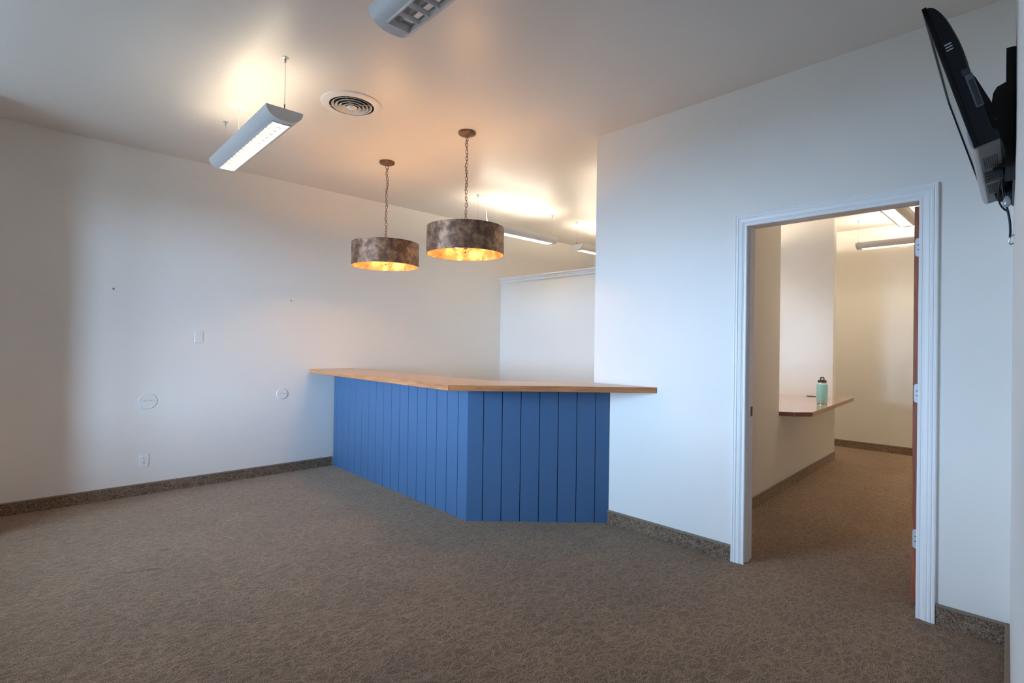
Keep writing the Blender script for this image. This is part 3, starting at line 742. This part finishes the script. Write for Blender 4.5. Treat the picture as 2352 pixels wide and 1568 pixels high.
# rear shell: side profile swept across, softened towards both ends
def shell_prof(dep):
    P = [(0.004, 0.0), (0.004, 0.97*dep)]
    P += [(0.035, 1.0*dep), (0.05, 0.80*dep), (0.30*THT/0.534, 0.80*dep)]
    P += [(0.66*THT, 0.86*dep)] + [((0.66 + 0.33*math.sin(a))*THT, 0.86*dep*math.cos(a)**0.9) for a in [R(9*i) for i in range(1, 10)]] + [(0.99*THT, 0.0)]
    return P
bm = NB(); secs = []
for (X, dep) in ((0.004, 0.048), (0.010, 0.052), (0.05, 0.057), (0.16, 0.064), (TW - 0.16, 0.064), (TW - 0.05, 0.057), (TW - 0.010, 0.052), (TW - 0.004, 0.048)):
    secs.append([bm.verts.new((X, -BZ - d, z)) for z, d in shell_prof(dep)])
for a, b in zip(secs[:-1], secs[1:]):
    n = len(a)
    for i in range(n): bm.faces.new((a[i], a[(i + 1) % n], b[(i + 1) % n], b[i]))
bm.faces.new(secs[0]); bm.faces.new(secs[-1][::-1])
obj('rear_shell', bm, 'black_shell', tv, 28)
for k in range(3):
    obj('vent_slot', box(NB(), 0.0020, 0.0045, -0.040, -0.021, 0.372 - 0.0105*k, 0.3765 - 0.0105*k, 0.001), 'pale_slot', tv)
obj('port_panel', box(NB(), 0.0025, 0.0045, -BZ - 0.046, -BZ - 0.026, 0.128, 0.246, 0.0008), 'port_grey', tv)
obj('port_recess', box(NB(), 0.0015, 0.0030, -BZ - 0.043, -BZ - 0.030, 0.133, 0.226, 0.0006), 'mount_metal', tv)
obj('port_recess', box(NB(), 0.0020, 0.0046, -BZ - 0.044, -BZ - 0.022, 0.247, 0.268, 0.0006), 'dark_hole', tv)
for k in range(5):
    obj('side_button', box(NB(), -0.0015, 0.001, -0.010, -0.004, 0.085 + 0.021*k, 0.099 + 0.021*k, 0.0008), 'black_shell', tv)
# underside with speaker perforations and a dark cable bay
obj('underside_panel', box(NB(), 0.006, TW - 0.006, -BZ - 0.050, -0.001, -0.001, 0.0045, 0.0012), 'grey_plastic', tv)
obj('cable_bay', box(NB(), 0.335, 0.505, -BZ - 0.047, -0.012, -0.0018, 0.001), 'dark_hole', tv)
for k in range(3):
    obj('bay_cable', box(NB(), 0.365 + 0.045*k, 0.371 + 0.045*k, -BZ - 0.044, -0.014, -0.0035, -0.0015), 'mount_metal', tv)
bm = NB()
for x0 in (0.150, 0.545):
    for i in range(13):
        for j in range(7):
            x = x0 + i*0.0125; y = -0.016 - j*0.0056
            box(bm, x, x + 0.0075, y - 0.0034, y, -0.0016, 0.0)
sp_ = obj('speaker_holes', bm, 'dark_hole', tv); sp_['kind'] = 'stuff'

mo = empty('tv_mount', (2.80, ys(2.80), 2.15), math.atan(SKEW)); tag(mo, 'black steel tilting wall bracket behind the television', 'tv mount')
obj('wall_plate', box(NB(), -0.26, 0.20, 0.0, 0.006, -0.17, 0.30, 0.001), 'mount_metal', mo)
for x in (-0.25, 0.17):
    obj('plate_flange', box(NB(), x - 0.002, x + 0.002, 0.004, 0.026, -0.17, 0.305, 0.0006), 'mount_metal', mo)
    br_ = obj('side_bracket', extrude_poly(NB(), [(x, 0.005, -0.13), (x, 0.062, -0.10), (x, 0.066, 0.10), (x, 0.060, 0.155), (x, 0.050, 0.175), (x, 0.005, 0.195)], (0.004, 0, 0)), 'mount_metal', mo)
    obj('bolt', lathe(NB(), [(0, -0.005), (0.005, -0.005), (0.005, 0.0), (0, 0)], 6), 'grey_plastic', br_, loc=(x, 0.052, 0.06), rot=(0, R(90), 0))
    # tilting rail bolted to the set
    obj('tilt_rail', extrude_poly(NB(), [(x + 0.03, 0.030, -0.15), (x + 0.03, 0.052, -0.14), (x + 0.03, 0.165, 0.30), (x + 0.03, 0.155, 0.315), (x + 0.03, 0.108, 0.24), (x + 0.03, 0.066, 0.14), (x + 0.03, 0.045, 0.06)], (0.004, 0, 0)), 'mount_metal', mo)
obj('pivot_bar', tube(NB(), [(-0.25, 0.050, 0.06), (0.21, 0.050, 0.06)], 0.008, 12), 'mount_metal', mo, 40)
cbn = empty('cable_bundle', (2.62, ys(2.62), 1.95)); tag(cbn, 'loose cables with a pale plug hanging below the wall bracket', 'cables')
obj('cord', tube(NB(), bez((0.0, 0.030, 0.10), (0.0, 0.045, -0.02), (0.0, 0.006, -0.05), (0.0, 0.012, -0.16)), 0.0035, 8), 'black_plastic', cbn, 40)
obj('cord', tube(NB(), bez((0.03, 0.020, 0.12), (0.04, 0.06, 0.02), (0.05, 0.05, -0.03), (0.02, 0.020, -0.06)), 0.003, 8), 'black_plastic', cbn, 40)
obj('plug', lathe(NB(), [(0, 0), (0.006, 0.002), (0.010, 0.008), (0.012, 0.020), (0.008, 0.034), (0.004, 0.042), (0, 0.042)], 12, center=(0.0, 0.022, -0.05)), 'chin_silver', cbn, 50)
obj('hook', tube(NB(), [(0, 0.001, -0.15), (0, 0.012, -0.16), (0, 0.015, -0.175), (0, 0.010, -0.185), (0, 0.002, -0.182)], 0.003, 8), 'steel', cbn, 50)
